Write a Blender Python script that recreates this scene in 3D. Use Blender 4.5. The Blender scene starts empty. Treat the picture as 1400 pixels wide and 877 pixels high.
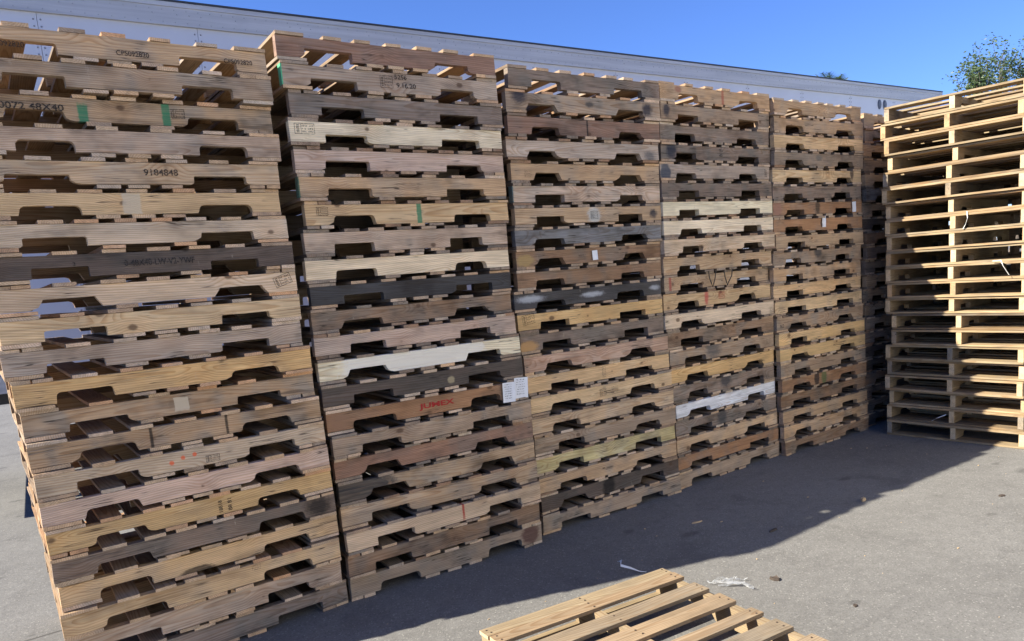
import bpy, bmesh, math, random
from mathutils import Vector, Matrix
R = random.Random(7)
scene = bpy.context.scene
col = scene.collection

# ------------------------------------------------------------------ camera
YAW, PITCH, ROLL, CAM_H = 0.60259, -0.15081, -0.07937, 1.6365
fw = Vector((math.sin(YAW)*math.cos(PITCH), math.cos(YAW)*math.cos(PITCH), math.sin(PITCH)))
rt = Vector((math.cos(YAW), -math.sin(YAW), 0.0))
up = rt.cross(fw)
rt2 = rt*math.cos(ROLL) + up*math.sin(ROLL)
up2 = up*math.cos(ROLL) - rt*math.sin(ROLL)
camd = bpy.data.cameras.new('camera')
cam = bpy.data.objects.new('camera', camd); col.objects.link(cam)
camd.sensor_fit = 'HORIZONTAL'; camd.sensor_width = 36.0
camd.lens = 1011.2/1400*36.0
camd.shift_y = (528.0-438.5)/1400
camd.clip_start = 0.05; camd.clip_end = 2000
m = Matrix((rt2, up2, -fw)).transposed().to_4x4(); m.translation = Vector((0, 0, CAM_H))
cam.matrix_world = m
scene.camera = cam

# ------------------------------------------------------------------ sky, sun, exposure
SUN_TO = Vector((1.25, -0.38, -1.0)).normalized()          # direction the sunlight travels
elev = math.asin(-SUN_TO.z)
azim = math.atan2(-SUN_TO.x, -SUN_TO.y)                      # from +Y towards +X
world = bpy.data.worlds.new('World'); scene.world = world; world.use_nodes = True
wn = world.node_tree.nodes; wl = world.node_tree.links; wn.clear()
sky = wn.new('ShaderNodeTexSky'); sky.sky_type = 'NISHITA'; sky.sun_disc = False
sky.sun_elevation = elev; sky.sun_rotation = azim
sky.altitude = 0; sky.air_density = 1.0; sky.dust_density = 0.0; sky.ozone_density = 6.0
bg = wn.new('ShaderNodeBackground'); bg.inputs['Strength'].default_value = 0.073
wo = wn.new('ShaderNodeOutputWorld')
tint = wn.new('ShaderNodeMix'); tint.data_type = 'RGBA'; tint.blend_type = 'MULTIPLY'; tint.inputs[0].default_value = 1.0
tint.inputs[7].default_value = (0.60, 0.71, 1.06, 1)      # deep, clean-air blue
wl.new(sky.outputs['Color'], tint.inputs[6]); wl.new(tint.outputs[2], bg.inputs['Color']); wl.new(bg.outputs[0], wo.inputs['Surface'])
sund = bpy.data.lights.new('sun', 'SUN'); sund.energy = 5.0; sund.angle = math.radians(0.53)
sund.color = (1.0, 0.945, 0.82)
sun = bpy.data.objects.new('sun', sund); col.objects.link(sun)
sun.rotation_euler = SUN_TO.to_track_quat('-Z', 'Y').to_euler(); sun.location = (-20, 8, 20)
scene.view_settings.view_transform = 'Standard'; scene.view_settings.look = 'None'
scene.view_settings.gamma = 1.0; scene.view_settings.exposure = 1.45
scene.view_settings.use_curve_mapping = False
scene.cycles.max_bounces = 6; scene.cycles.diffuse_bounces = 4; scene.cycles.glossy_bounces = 2
scene.cycles.transmission_bounces = 2; scene.cycles.transparent_max_bounces = 6

# ------------------------------------------------------------------ node helpers
class NT:
    def __init__(s, name):
        s.m = bpy.data.materials.new(name); s.m.use_nodes = True
        s.n = s.m.node_tree.nodes; s.l = s.m.node_tree.links; s.n.clear()
        s.out = s.n.new('ShaderNodeOutputMaterial')
        s.b = s.n.new('ShaderNodeBsdfPrincipled'); s.l.new(s.b.outputs[0], s.out.inputs['Surface'])
    def put(s, sock, v):
        if hasattr(v, 'is_output'): s.l.new(v, sock)
        else: sock.default_value = v
    def math(s, op, a, b=0.0, c=0.0, clamp=False):
        n = s.n.new('ShaderNodeMath'); n.operation = op; n.use_clamp = clamp
        s.put(n.inputs[0], a); s.put(n.inputs[1], b); s.put(n.inputs[2], c); return n.outputs[0]
    def vec(s, op, a, b=(0, 0, 0)):
        n = s.n.new('ShaderNodeVectorMath'); n.operation = op
        s.put(n.inputs[0], a); s.put(n.inputs[1], b)
        return n.outputs['Value'] if op in ('LENGTH', 'DISTANCE', 'DOT_PRODUCT') else n.outputs['Vector']
    def xyz(s, v):
        n = s.n.new('ShaderNodeSeparateXYZ'); s.put(n.inputs[0], v); return n.outputs
    def comb(s, x, y, z):
        n = s.n.new('ShaderNodeCombineXYZ')
        for i, v in enumerate((x, y, z)): s.put(n.inputs[i], v)
        return n.outputs[0]
    def noise(s, v, scale, detail=3.0, rough=0.55, dist=0.0):
        n = s.n.new('ShaderNodeTexNoise'); s.put(n.inputs['Vector'], v)
        n.inputs['Scale'].default_value = scale; n.inputs['Detail'].default_value = detail
        n.inputs['Roughness'].default_value = rough; n.inputs['Distortion'].default_value = dist
        return n.outputs['Fac']
    def ramp(s, v, a, b, lo=0.0, hi=1.0, smooth=True):
        n = s.n.new('ShaderNodeMapRange'); n.interpolation_type = 'SMOOTHSTEP' if smooth else 'LINEAR'
        s.put(n.inputs['Value'], v); s.put(n.inputs['From Min'], a); s.put(n.inputs['From Max'], b)
        s.put(n.inputs['To Min'], lo); s.put(n.inputs['To Max'], hi); return n.outputs[0]
    def mix(s, f, a, b, mode='MIX'):
        n = s.n.new('ShaderNodeMix'); n.data_type = 'RGBA'; n.blend_type = mode
        s.put(n.inputs[0], f)
        for k, v in ((6, a), (7, b)):
            s.put(n.inputs[k], v if hasattr(v, 'is_output') else (v[0], v[1], v[2], 1.0))
        return n.outputs[2]
    def attr(s, name):
        n = s.n.new('ShaderNodeAttribute'); n.attribute_type = 'OBJECT'; n.attribute_name = name; return n.outputs['Vector']
    def coord(s, which='Object'):
        return s.n.new('ShaderNodeTexCoord').outputs[which]
    def bump(s, h, strength, dist=0.01):
        n = s.n.new('ShaderNodeBump'); n.inputs['Strength'].default_value = strength
        n.inputs['Distance'].default_value = dist; s.put(n.inputs['Height'], h)
        s.l.new(n.outputs[0], s.b.inputs['Normal'])

def wood_material(name, marks):
    t = NT(name)
    oi = t.n.new('ShaderNodeObjectInfo')
    raw = t.coord('Object'); rnd = oi.outputs['Random']
    off = t.comb(t.math('MULTIPLY', rnd, 37.0), t.math('MULTIPLY', rnd, 91.0), t.math('MULTIPLY', rnd, 53.0))
    p = t.vec('ADD', raw, off)
    r = t.xyz(raw)
    # growth rings round a wandering pith that runs along the piece
    ph = t.math('MULTIPLY', rnd, 97.0)
    w1 = t.math('MULTIPLY', t.math('SINE', t.math('ADD', t.math('MULTIPLY', r[0], 3.1), ph)), 0.28)
    w2 = t.math('ADD', t.math('MULTIPLY', t.math('SINE', t.math('ADD', t.math('MULTIPLY', r[0], 2.3), t.math('MULTIPLY', ph, 1.7))), 0.25), t.math('MULTIPLY', t.math('SINE', t.math('ADD', t.math('MULTIPLY', r[0], 7.1), ph)), 0.06))
    r2 = t.math('FRACT', t.math('MULTIPLY', rnd, 17.31)); r3 = t.math('FRACT', t.math('MULTIPLY', rnd, 71.7))
    py = t.math('ADD', t.math('ADD', r[1], t.ramp(r2, 0, 1, -0.07, 0.03, False)), t.math('MULTIPLY', w1, 0.05))
    pz = t.math('ADD', t.math('ADD', r[2], t.ramp(r3, 0, 1, -0.14, 0.05, False)), t.math('MULTIPLY', w2, 0.10))
    if marks:
        # knots
        vs = t.vec('MULTIPLY', p, (2.3, 8.0, 8.0))
        vo = t.n.new('ShaderNodeTexVoronoi'); vo.inputs['Scale'].default_value = 1.0; t.l.new(vs, vo.inputs['Vector'])
        kd = t.vec('LENGTH', t.vec('MULTIPLY', t.vec('SUBTRACT', vs, vo.outputs['Position']), (0.30, 0.04, 0.125)))
        keep = t.math('GREATER_THAN', t.xyz(vo.outputs['Color'])[0], 0.50)
        kn = t.math('ADD', kd, t.math('MULTIPLY', t.math('SUBTRACT', t.noise(p, 60.0, 1.0), 0.5), 0.006)) if marks else kd
        ks = t.ramp(t.xyz(vo.outputs['Color'])[1], 0.0, 1.0, 0.005, 0.016, False)
        knot = t.math('MULTIPLY', t.ramp(kn, t.math('ADD', ks, 0.004), t.math('MULTIPLY', ks, 0.6)), keep)
        halo = t.math('MULTIPLY', t.ramp(kd, 0.075, 0.0), keep)
    rad = t.math('SQRT', t.math('ADD', t.math('MULTIPLY', py, py), t.math('MULTIPLY', pz, pz)))
    if marks: rad = t.math('ADD', rad, t.math('MULTIPLY', halo, 0.022))
    if marks: rad = t.math('ADD', rad, t.math('MULTIPLY', t.noise(t.vec('MULTIPLY', p, (3.0, 40.0, 40.0)), 1.0, 1.0), 0.004))
    ring = t.math('FRACT', t.math('DIVIDE', rad, 0.0085))
    late = t.math('MULTIPLY', t.ramp(ring, 0.35, 0.92), t.ramp(ring, 1.0, 0.94))
    fib = t.noise(t.vec('MULTIPLY', p, (5.0, 160.0, 160.0)), 1.0, 1.0, 0.6)
    fib2 = t.noise(t.vec('MULTIPLY', p, (2.4, 14.0, 14.0)), 1.0, 3.0, 0.65)
    blotch = t.noise(p, 5.5, 2.0, 0.6)
    wea = oi.outputs['Alpha']
    basec = oi.outputs['Color']
    c = t.mix(t.math('MULTIPLY', late, 0.55), basec, t.mix(1.0, basec, (0.66, 0.50, 0.36), 'MULTIPLY'))
    f = t.math('MULTIPLY', t.ramp(fib, 0.25, 0.75, 0.84, 1.14, False), t.ramp(fib2, 0.28, 0.72, 0.78, 1.20, False))
    c = t.mix(1.0, c, t.comb(f, f, f), 'MULTIPLY')
    # weathering: grey sun-bleached areas, dark drying streaks, dirt
    gmask = t.math('MULTIPLY', t.ramp(blotch, 0.42, 0.68), t.math('MULTIPLY', wea, 0.8))
    lum = t.math('MULTIPLY', t.vec('DOT_PRODUCT', c, (0.33, 0.45, 0.22)), 0.82)
    c = t.mix(gmask, c, t.comb(t.math('MULTIPLY', lum, 1.10), lum, t.math('MULTIPLY', lum, 0.84)))
    st = t.noise(t.vec('MULTIPLY', p, (2.2, 60.0, 60.0)), 1.0, 2.0, 0.7)
    c = t.mix(t.math('MULTIPLY', t.ramp(st, 0.58, 0.75), t.math('MULTIPLY', wea, 0.75)), c, (0.05, 0.04, 0.032))
    dirt = t.noise(t.vec('MULTIPLY', t.vec('ADD', p, (3.0, 5.0, 9.0)), (0.45, 1.0, 1.0)), 8.0, 3.0, 0.75)
    c = t.mix(t.math('MULTIPLY', t.ramp(dirt, 0.50, 0.80), t.ramp(wea, 0.0, 1.0, 0.12, 0.85, False)), c, (0.045, 0.037, 0.030))
    if marks:
        smud = t.noise(t.vec('ADD', t.vec('MULTIPLY', p, (2.6, 5.0, 5.0)), (11.0, 2.0, 4.0)), 1.0, 3.0, 0.6)
        c = t.mix(t.math('MULTIPLY', t.ramp(smud, 0.54, 0.74), t.ramp(wea, 0.0, 1.0, 0.22, 0.85, False)), c, t.mix(1.0, c, (0.34, 0.29, 0.25), 'MULTIPLY'))
        crack = t.noise(t.vec('MULTIPLY', p, (1.1, 34.0, 34.0)), 1.0, 2.0, 0.6)
        crk = t.math('MULTIPLY', t.ramp(t.math('ABSOLUTE', t.math('SUBTRACT', crack, 0.5)), 0.012, 0.004), t.ramp(blotch, 0.5, 0.62))
        c = t.mix(t.math('MULTIPLY', crk, 0.8), c, (0.03, 0.022, 0.016))
    if marks: scuff = t.noise(t.vec('MULTIPLY', p, (40.0, 14.0, 14.0)), 1.0, 3.0, 0.7)
    if marks: c = t.mix(t.math('MULTIPLY', t.ramp(scuff, 0.66, 0.80), 0.35), c, (0.55, 0.47, 0.36))
    if not marks:      # long faces painted darker to deepen shade in the notches; sawn ends lighter
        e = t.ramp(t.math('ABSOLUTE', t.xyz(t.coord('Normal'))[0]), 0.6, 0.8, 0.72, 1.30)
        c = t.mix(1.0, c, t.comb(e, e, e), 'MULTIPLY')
    if marks: c = t.mix(t.math('MULTIPLY', halo, 0.22), c, t.mix(1.0, c, (0.75, 0.52, 0.35), 'MULTIPLY'))
    if marks: c = t.mix(t.math('MULTIPLY', knot, 0.75), c, (0.09, 0.05, 0.03))
    if marks:
        pn = t.math('SUBTRACT', t.noise(p, 38.0, 2.0, 0.7), 0.5)
        for k in range(3):
            bp = t.xyz(t.attr('mark%d_place' % k)); br = t.xyz(t.attr('mark%d_size' % k)); bc = t.attr('mark%d_paint' % k)
            dx = t.math('DIVIDE', t.math('SUBTRACT', r[0], bp[0]), t.math('MAXIMUM', br[0], 1e-5))
            dz = t.math('DIVIDE', t.math('SUBTRACT', r[2], bp[1]), t.math('MAXIMUM', br[1], 1e-5))
            d = t.math('SQRT', t.math('ADD', t.math('MULTIPLY', dx, dx), t.math('MULTIPLY', dz, dz)))
            dq = t.math('MAXIMUM', t.math('ABSOLUTE', dx), t.math('ABSOLUTE', dz))
            d = t.math('ADD', d, t.math('MULTIPLY', br[2], t.math('SUBTRACT', dq, d)))
            d = t.math('ADD', d, t.math('MULTIPLY', pn, t.math('ADD', 0.35, t.math('MULTIPLY', bp[2], 1.1))))
            mk = t.ramp(d, t.math('ADD', 1.0, bp[2]), t.math('SUBTRACT', 1.0, t.math('MULTIPLY', bp[2], 0.9)))
            mk = t.math('MULTIPLY', mk, t.math('MULTIPLY', t.ramp(fib, 0.2, 0.8, 0.92, 0.72, False), t.math('GREATER_THAN', br[0], 1e-4)))
            c = t.mix(mk, c, bc)
    t.l.new(c, t.b.inputs['Base Color'])
    t.b.inputs['Roughness'].default_value = 0.82
    t.b.inputs['Specular IOR Level'].default_value = 0.25
    h = t.math('ADD', t.math('MULTIPLY', fib, 0.5), t.math('MULTIPLY', late, 0.35))
    h = t.math('SUBTRACT', h, t.math('MULTIPLY', t.ramp(st, 0.60, 0.72), wea))
    if marks: t.bump(h, 0.55, 0.004)
    return t.m

M = {}
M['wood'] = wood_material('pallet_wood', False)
M['wood_marked'] = wood_material('pallet_wood_with_paint_marks', True)

def plain(name, c, rough=0.6, metal=0.0, var=0.12, scale=6.0, bump=0.0, spec=0.5):
    t = NT(name); p = t.coord('Object')
    n = t.noise(p, scale, 5.0, 0.6)
    f = t.ramp(n, 0.25, 0.75, 1.0-var, 1.0+var, False)
    t.l.new(t.mix(1.0, c, t.comb(f, f, f), 'MULTIPLY'), t.b.inputs['Base Color'])
    t.b.inputs['Roughness'].default_value = rough; t.b.inputs['Metallic'].default_value = metal
    t.b.inputs['Specular IOR Level'].default_value = spec
    if bump: t.bump(t.noise(p, scale*12, 3.0), bump, 0.005)
    return t.m

def ink(name, c, wear):
    t = NT(name); p = t.coord('Object')
    oi = t.n.new('ShaderNodeObjectInfo')
    p = t.vec('ADD', p, t.comb(t.math('MULTIPLY', oi.outputs['Random'], 9.0), 0.0, 0.0))
    n = t.noise(t.vec('MULTIPLY', p, (1.0, 1.6, 1.0)), 140.0, 3.0, 0.7)
    a = t.ramp(n, wear-0.08, wear+0.08)
    t.b.inputs['Base Color'].default_value = (*c, 1); t.b.inputs['Roughness'].default_value = 0.85
    t.l.new(t.math('MULTIPLY', a, 0.88), t.b.inputs['Alpha'])
    return t.m
M['ink'] = ink('black_stencil_ink', (0.022, 0.02, 0.018), 0.42)
M['faint'] = ink('faded_stencil_ink', (0.06, 0.048, 0.04), 0.52)
M['redink'] = ink('red_stencil_ink', (0.42, 0.025, 0.02), 0.36)
M['paper'] = plain('white_paper_label', (0.74, 0.75, 0.77), 0.7, 0, 0.05, 40)
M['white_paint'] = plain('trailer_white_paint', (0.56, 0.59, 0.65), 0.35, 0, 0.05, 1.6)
M['bounce_cladding'] = plain('white_bounce_cladding', (0.81, 0.80, 0.74), 0.5, 0, 0.06, 0.8)
M['rubber'] = plain('tyre_rubber', (0.025, 0.025, 0.026), 0.8, 0, 0.2, 9)
M['steel'] = plain('painted_chassis_steel', (0.06, 0.06, 0.065), 0.55, 0.2, 0.25, 7)
M['dark_trim'] = plain('dark_roof_trim', (0.03, 0.032, 0.036), 0.5, 0, 0.2, 5)
M['rivet'] = plain('rivet_metal', (0.26, 0.27, 0.30), 0.5, 0.3, 0.2, 30)
M['rail_rivet'] = plain('pale_rivet_metal', (0.36, 0.37, 0.40), 0.5, 0.2, 0.2, 30)
M['vent'] = plain('vent_plastic', (0.11, 0.13, 0.17), 0.6, 0, 0.2, 30)
M['nail'] = plain('rusty_nail', (0.06, 0.04, 0.03), 0.7, 0.3, 0.3, 90)
M['strap'] = plain('white_plastic_strap', (0.72, 0.71, 0.68), 0.4, 0, 0.06, 30)
M['rope'] = plain('brown_twine', (0.09, 0.07, 0.05), 0.9, 0, 0.25, 120)
M['chip'] = plain('wood_chip', (0.45, 0.32, 0.18), 0.85, 0, 0.25, 60)
M['leaf_dry'] = plain('dry_leaf', (0.05, 0.035, 0.025), 0.8, 0, 0.3, 60)
M['bark'] = plain('tree_bark', (0.13, 0.10, 0.075), 0.95, 0, 0.35, 14, 0.6)

def rail_material():
    t = NT('brushed_aluminium_rail'); p = t.coord('Object')
    n = t.noise(t.vec('MULTIPLY', p, (0.6, 3.0, 22.0)), 1.0, 5.0, 0.65)
    n2 = t.noise(p, 3.0, 4.0, 0.6)
    c = t.mix(t.ramp(n, 0.3, 0.72), (0.40, 0.41, 0.425), (0.52, 0.53, 0.54))
    c = t.mix(t.math('MULTIPLY', t.ramp(n2, 0.5, 0.8), 0.35), c, (0.34, 0.35, 0.37))
    t.l.new(c, t.b.inputs['Base Color'])
    t.b.inputs['Metallic'].default_value = 0.15; t.b.inputs['Roughness'].default_value = 0.5
    return t.m
M['rail'] = rail_material()

def film_material():
    t = NT('crumpled_plastic_film')
    t.b.inputs['Base Color'].default_value = (0.33, 0.335, 0.34, 1)
    t.b.inputs['Roughness'].default_value = 0.25
    p = t.coord('Object'); t.l.new(t.ramp(t.noise(p, 30.0, 2.0), 0.3, 0.7, 0.2, 0.7), t.b.inputs['Alpha'])
    return t.m
M['film'] = film_material()

def leaf_material(name, a, b):
    t = NT(name)
    g = t.n.new('ShaderNodeNewGeometry'); rnd = g.outputs['Random Per Island']
    c = t.mix(rnd, a, b)
    t.l.new(c, t.b.inputs['Base Color']); t.b.inputs['Roughness'].default_value = 0.45
    tr = t.n.new('ShaderNodeBsdfTranslucent'); t.l.new(t.mix(1.0, c, (1.1, 1.25, 0.6), 'MULTIPLY'), tr.inputs['Color'])
    ms = t.n.new('ShaderNodeMixShader'); ms.inputs[0].default_value = 0.3
    t.l.new(t.b.outputs[0], ms.inputs[1]); t.l.new(tr.outputs[0], ms.inputs[2]); t.l.new(ms.outputs[0], t.out.inputs['Surface'])
    return t.m
M['oak_leaf'] = leaf_material('small_oak_leaves', (0.045, 0.075, 0.03), (0.13, 0.18, 0.08))
M['palm_leaf'] = leaf_material('palm_fronds', (0.06, 0.09, 0.03), (0.14, 0.17, 0.06))

def ground_material():
    t = NT('worn_concrete_yard'); p = t.coord('Object')
    big = t.noise(p, 0.5, 5.0, 0.6); mid = t.noise(p, 2.4, 5.0, 0.62, 0.6); sm = t.noise(p, 13.0, 5.0, 0.65)
    ag = t.noise(p, 95.0, 2.0, 0.6)
    vo = t.n.new('ShaderNodeTexVoronoi'); vo.inputs['Scale'].default_value = 150.0; t.l.new(p, vo.inputs['Vector'])
    vc = t.xyz(vo.outputs['Color'])
    c = t.mix(t.ramp(big, 0.3, 0.7), (0.134, 0.128, 0.119), (0.167, 0.160, 0.149))
    c = t.mix(t.math('MULTIPLY', t.ramp(mid, 0.5, 0.75), 0.55), c, (0.093, 0.088, 0.083))
    f = t.ramp(vc[0], 0.0, 1.0, 0.86, 1.14, False)
    c = t.mix(1.0, c, t.comb(f, f, f), 'MULTIPLY')
    c = t.mix(t.math('MULTIPLY', t.math('GREATER_THAN', vc[1], 0.97), 0.5), c, (0.30, 0.29, 0.26))
    c = t.mix(t.math('MULTIPLY', t.math('LESS_THAN', vc[1], 0.04), 0.4), c, (0.06, 0.057, 0.055))
    f2 = t.ramp(sm, 0.25, 0.75, 0.88, 1.10, False); c = t.mix(1.0, c, t.comb(f2, f2, f2), 'MULTIPLY')
    # oil spots and tyre dirt
    sv = t.n.new('ShaderNodeTexVoronoi'); sv.voronoi_dimensions = '2D'; sv.inputs['Scale'].default_value = 1.5
    wob = t.vec('ADD', p, t.comb(t.math('MULTIPLY', sm, 0.10), t.math('MULTIPLY', mid, 0.16), 0.0))
    t.l.new(t.vec('MULTIPLY', wob, (0.8, 1.5, 1.0)), sv.inputs['Vector'])
    sr = t.xyz(sv.outputs['Color'])
    rr = t.ramp(sr[1], 0.0, 1.0, 0.03, 0.12, False)
    spot = t.math('MULTIPLY', t.ramp(sv.outputs['Distance'], rr, t.math('MULTIPLY', rr, 0.35)), t.math('GREATER_THAN', sr[0], 0.66))
    c = t.mix(t.math('MULTIPLY', spot, 0.5), c, (0.05, 0.047, 0.045))
    ty = t.noise(t.vec('MULTIPLY', wob, (0.35, 3.2, 1.0)), 1.0, 4.0, 0.7)
    c = t.mix(t.math('MULTIPLY', t.ramp(ty, 0.56, 0.74), 0.45), c, (0.085, 0.08, 0.076))
    # saw-cut joint lines of the slab
    x = t.xyz(p)
    j = t.math('ABSOLUTE', t.math('SUBTRACT', t.math('FRACT', t.math('DIVIDE', t.math('ADD', x[1], t.math('ADD', t.math('MULTIPLY', x[0], -0.02), -1.35)), 6.0)), 0.5))
    joint = t.ramp(t.math('ADD', j, t.math('MULTIPLY', t.math('SUBTRACT', t.noise(p, 25.0), 0.5), 0.0012)), 0.0022, 0.0009)
    c = t.mix(t.math('MULTIPLY', joint, 0.8), c, (0.05, 0.046, 0.042))
    t.l.new(c, t.b.inputs['Base Color']); t.b.inputs['Roughness'].default_value = 0.9
    t.b.inputs['Specular IOR Level'].default_value = 0.3
    h = t.math('ADD', t.math('MULTIPLY', vo.outputs['Distance'], 0.8), t.math('ADD', t.math('MULTIPLY', ag, 0.5), sm))
    h = t.math('SUBTRACT', h, t.math('MULTIPLY', joint, 1.5))
    t.bump(h, 0.25, 0.005)
    return t.m
M['ground'] = ground_material()

# ------------------------------------------------------------------ mesh helpers
def link(name, mesh, mat, parent=None, loc=(0, 0, 0), rot=(0, 0, 0), color=None):
    o = bpy.data.objects.new(name, mesh); col.objects.link(o)
    if mat is not None and not mesh.materials: mesh.materials.append(mat)
    if parent: o.parent = parent
    o.location = loc; o.rotation_euler = rot
    if color: o.color = color
    return o
def tag(o, label, cat, group=None):
    o['label'] = label; o['category'] = cat
    if group: o['group'] = group
    return o
def empty(name, loc=(0, 0, 0), rz=0.0):
    o = bpy.data.objects.new(name, None); col.objects.link(o); o.empty_display_size = 0.1
    o.location = loc; o.rotation_euler = (0, 0, rz); return o
def mesh_of(name, bm, smooth=False):
    me = bpy.data.meshes.new(name); bm.to_mesh(me); bm.free()
    if smooth:
        for f in me.polygons: f.use_smooth = True
    return me
def add_box(bm, x0, x1, y0, y1, z0, z1):
    v = [bm.verts.new(c) for c in ((x0,y0,z0),(x1,y0,z0),(x1,y1,z0),(x0,y1,z0),(x0,y0,z1),(x1,y0,z1),(x1,y1,z1),(x0,y1,z1))]
    for f in ((0,3,2,1),(4,5,6,7),(0,1,5,4),(1,2,6,5),(2,3,7,6),(3,0,4,7)): bm.faces.new([v[i] for i in f])
def box_mesh(name, *a):
    bm = bmesh.new(); add_box(bm, *a); return mesh_of(name, bm)
def add_cyl(bm, p0, p1, r0, r1=None, n=10, caps=True):
    r1 = r0 if r1 is None else r1
    p0 = Vector(p0); p1 = Vector(p1); d = (p1-p0).normalized()
    a = d.orthogonal().normalized(); b = d.cross(a)
    A = [bm.verts.new(p0+(a*math.cos(2*math.pi*i/n)+b*math.sin(2*math.pi*i/n))*r0) for i in range(n)]
    B = [bm.verts.new(p1+(a*math.cos(2*math.pi*i/n)+b*math.sin(2*math.pi*i/n))*r1) for i in range(n)]
    for i in range(n): bm.faces.new((A[i], A[(i+1)%n], B[(i+1)%n], B[i]))
    if caps: bm.faces.new(A[::-1]); bm.faces.new(B)
def add_tube(bm, pts, r, n=6):
    pts = [Vector(q) for q in pts]; rings = []
    for i, q in enumerate(pts):
        d = (pts[min(i+1, len(pts)-1)]-pts[max(i-1, 0)]).normalized()
        a = d.orthogonal().normalized(); b = d.cross(a); rr = r[i] if isinstance(r, (list, tuple)) else r
        rings.append([bm.verts.new(q+(a*math.cos(2*math.pi*k/n)+b*math.sin(2*math.pi*k/n))*rr) for k in range(n)])
    for A, B in zip(rings, rings[1:]):
        for k in range(n): bm.faces.new((A[k], A[(k+1)%n], B[(k+1)%n], B[k]))
    bm.faces.new(rings[0][::-1]); bm.faces.new(rings[-1])
# measured pallet positions: front-left corner x, y, yaw and stringer-top height, top pallet first
STACKS=[
 [(-0.008,3.519,0.0226,2.7237),(-0.005,3.503,0.0151,2.5996),(-0.008,3.531,0.0272,2.4737),(0.008,3.517,0.0211,2.3493),(-0.012,3.522,0.0233,2.2246),(-0.018,3.529,0.0259,2.1000),(-0.003,3.521,0.0223,1.9768),(0.009,3.518,0.0208,1.8532),(0.011,3.525,0.0236,1.7275),(0.017,3.524,0.0231,1.6035),(0.007,3.528,0.0245,1.4788),(0.026,3.503,0.0144,1.3524),(0.037,3.522,0.0264,1.2260),(0.039,3.492,0.0127,1.1007),(0.044,3.473,0.0239,0.9782),(0.043,3.473,0.0132,0.8584),(0.050,3.470,0.0251,0.7380),(0.049,3.473,0.0135,0.6178),(0.060,3.506,0.0080,0.4977),(0.049,3.485,0.0066,0.3755),(0.054,3.539,-0.0074,0.2517),(0.086,3.533,0.0250,0.1186)],
 [(1.275,3.568,-0.0148,2.8226),(1.284,3.565,-0.0071,2.6949),(1.307,3.568,-0.0085,2.5643),(1.289,3.564,-0.0084,2.4341),(1.300,3.572,-0.0010,2.3043),(1.301,3.567,0.0020,2.1756),(1.324,3.578,0.0139,2.0439),(1.306,3.584,0.0104,1.9095),(1.293,3.580,0.0006,1.7743),(1.302,3.580,0.0091,1.6455),(1.292,3.579,0.0119,1.5195),(1.285,3.561,-0.0048,1.3949),(1.287,3.549,-0.0164,1.2703),(1.284,3.536,-0.0185,1.1417),(1.289,3.530,-0.0328,1.0143),(1.300,3.509,-0.0237,0.8860),(1.306,3.539,-0.0414,0.7621),(1.313,3.540,-0.0345,0.6363),(1.313,3.541,-0.0448,0.5091),(1.315,3.507,-0.0270,0.3800),(1.310,3.518,-0.0209,0.2520),(1.323,3.556,-0.0471,0.1208)],
 [(2.594,3.568,-0.0088,2.7892),(2.570,3.570,-0.0240,2.6604),(2.577,3.579,-0.0170,2.5302),(2.563,3.590,-0.0230,2.3980),(2.588,3.599,-0.0083,2.2676),(2.590,3.600,-0.0035,2.1384),(2.594,3.600,-0.0040,2.0096),(2.583,3.599,-0.0079,1.8817),(2.581,3.602,0.0026,1.7570),(2.574,3.599,-0.0011,1.6334),(2.536,3.593,-0.0175,1.5099),(2.556,3.601,-0.0137,1.3850),(2.567,3.602,-0.0021,1.2570),(2.569,3.587,-0.0190,1.1285),(2.590,3.596,-0.0134,1.0014),(2.598,3.587,-0.0104,0.8739),(2.586,3.575,-0.0194,0.7469),(2.606,3.591,-0.0287,0.6204),(2.594,3.584,-0.0190,0.4923),(2.610,3.583,-0.0116,0.3656),(2.630,3.598,-0.0183,0.2394),(2.619,3.585,-0.0271,0.1123)],
 [(3.825,3.572,0.0218,2.7986),(3.824,3.573,0.0258,2.6702),(3.828,3.588,0.0227,2.5404),(3.828,3.588,0.0158,2.4116),(3.812,3.588,0.0146,2.2840),(3.807,3.582,0.0059,2.1573),(3.798,3.579,0.0055,2.0312),(3.796,3.581,0.0023,1.9041),(3.793,3.575,-0.0096,1.7770),(3.791,3.587,0.0082,1.6500),(3.806,3.596,0.0290,1.5216),(3.795,3.598,0.0122,1.3948),(3.774,3.585,-0.0059,1.2648),(3.811,3.593,0.0088,1.1349),(3.818,3.585,0.0201,1.0037),(3.835,3.594,0.0248,0.8748),(3.845,3.595,0.0309,0.7466),(3.863,3.590,0.0393,0.6184),(3.854,3.592,0.0285,0.4913),(3.856,3.592,0.0219,0.3643),(3.858,3.586,0.0243,0.2376),(3.866,3.594,0.0176,0.1119)],
 [(5.047,3.574,0.0060,2.7745),(5.062,3.584,-0.0136,2.6458),(5.049,3.579,-0.0136,2.5181),(5.051,3.580,-0.0136,2.3903),(5.033,3.594,-0.0136,2.2626),(5.027,3.586,-0.0136,2.1365),(5.025,3.582,-0.0136,2.0105),(5.029,3.582,-0.0136,1.8832),(5.051,3.584,-0.0136,1.7546),(5.012,3.589,-0.0136,1.6288),(5.006,3.590,-0.0136,1.5016),(4.997,3.593,-0.0136,1.3749),(5.021,3.588,-0.0136,1.2479),(5.037,3.584,-0.0136,1.1206),(5.038,3.576,-0.0136,0.9929),(5.029,3.576,-0.0136,0.8663),(5.043,3.585,-0.0136,0.7406),(5.045,3.577,-0.0136,0.6144),(5.055,3.587,-0.0136,0.4884),(5.044,3.571,-0.0136,0.3615),(5.067,3.570,-0.0136,0.2354),(5.042,3.560,-0.0111,0.1096)],
]
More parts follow.
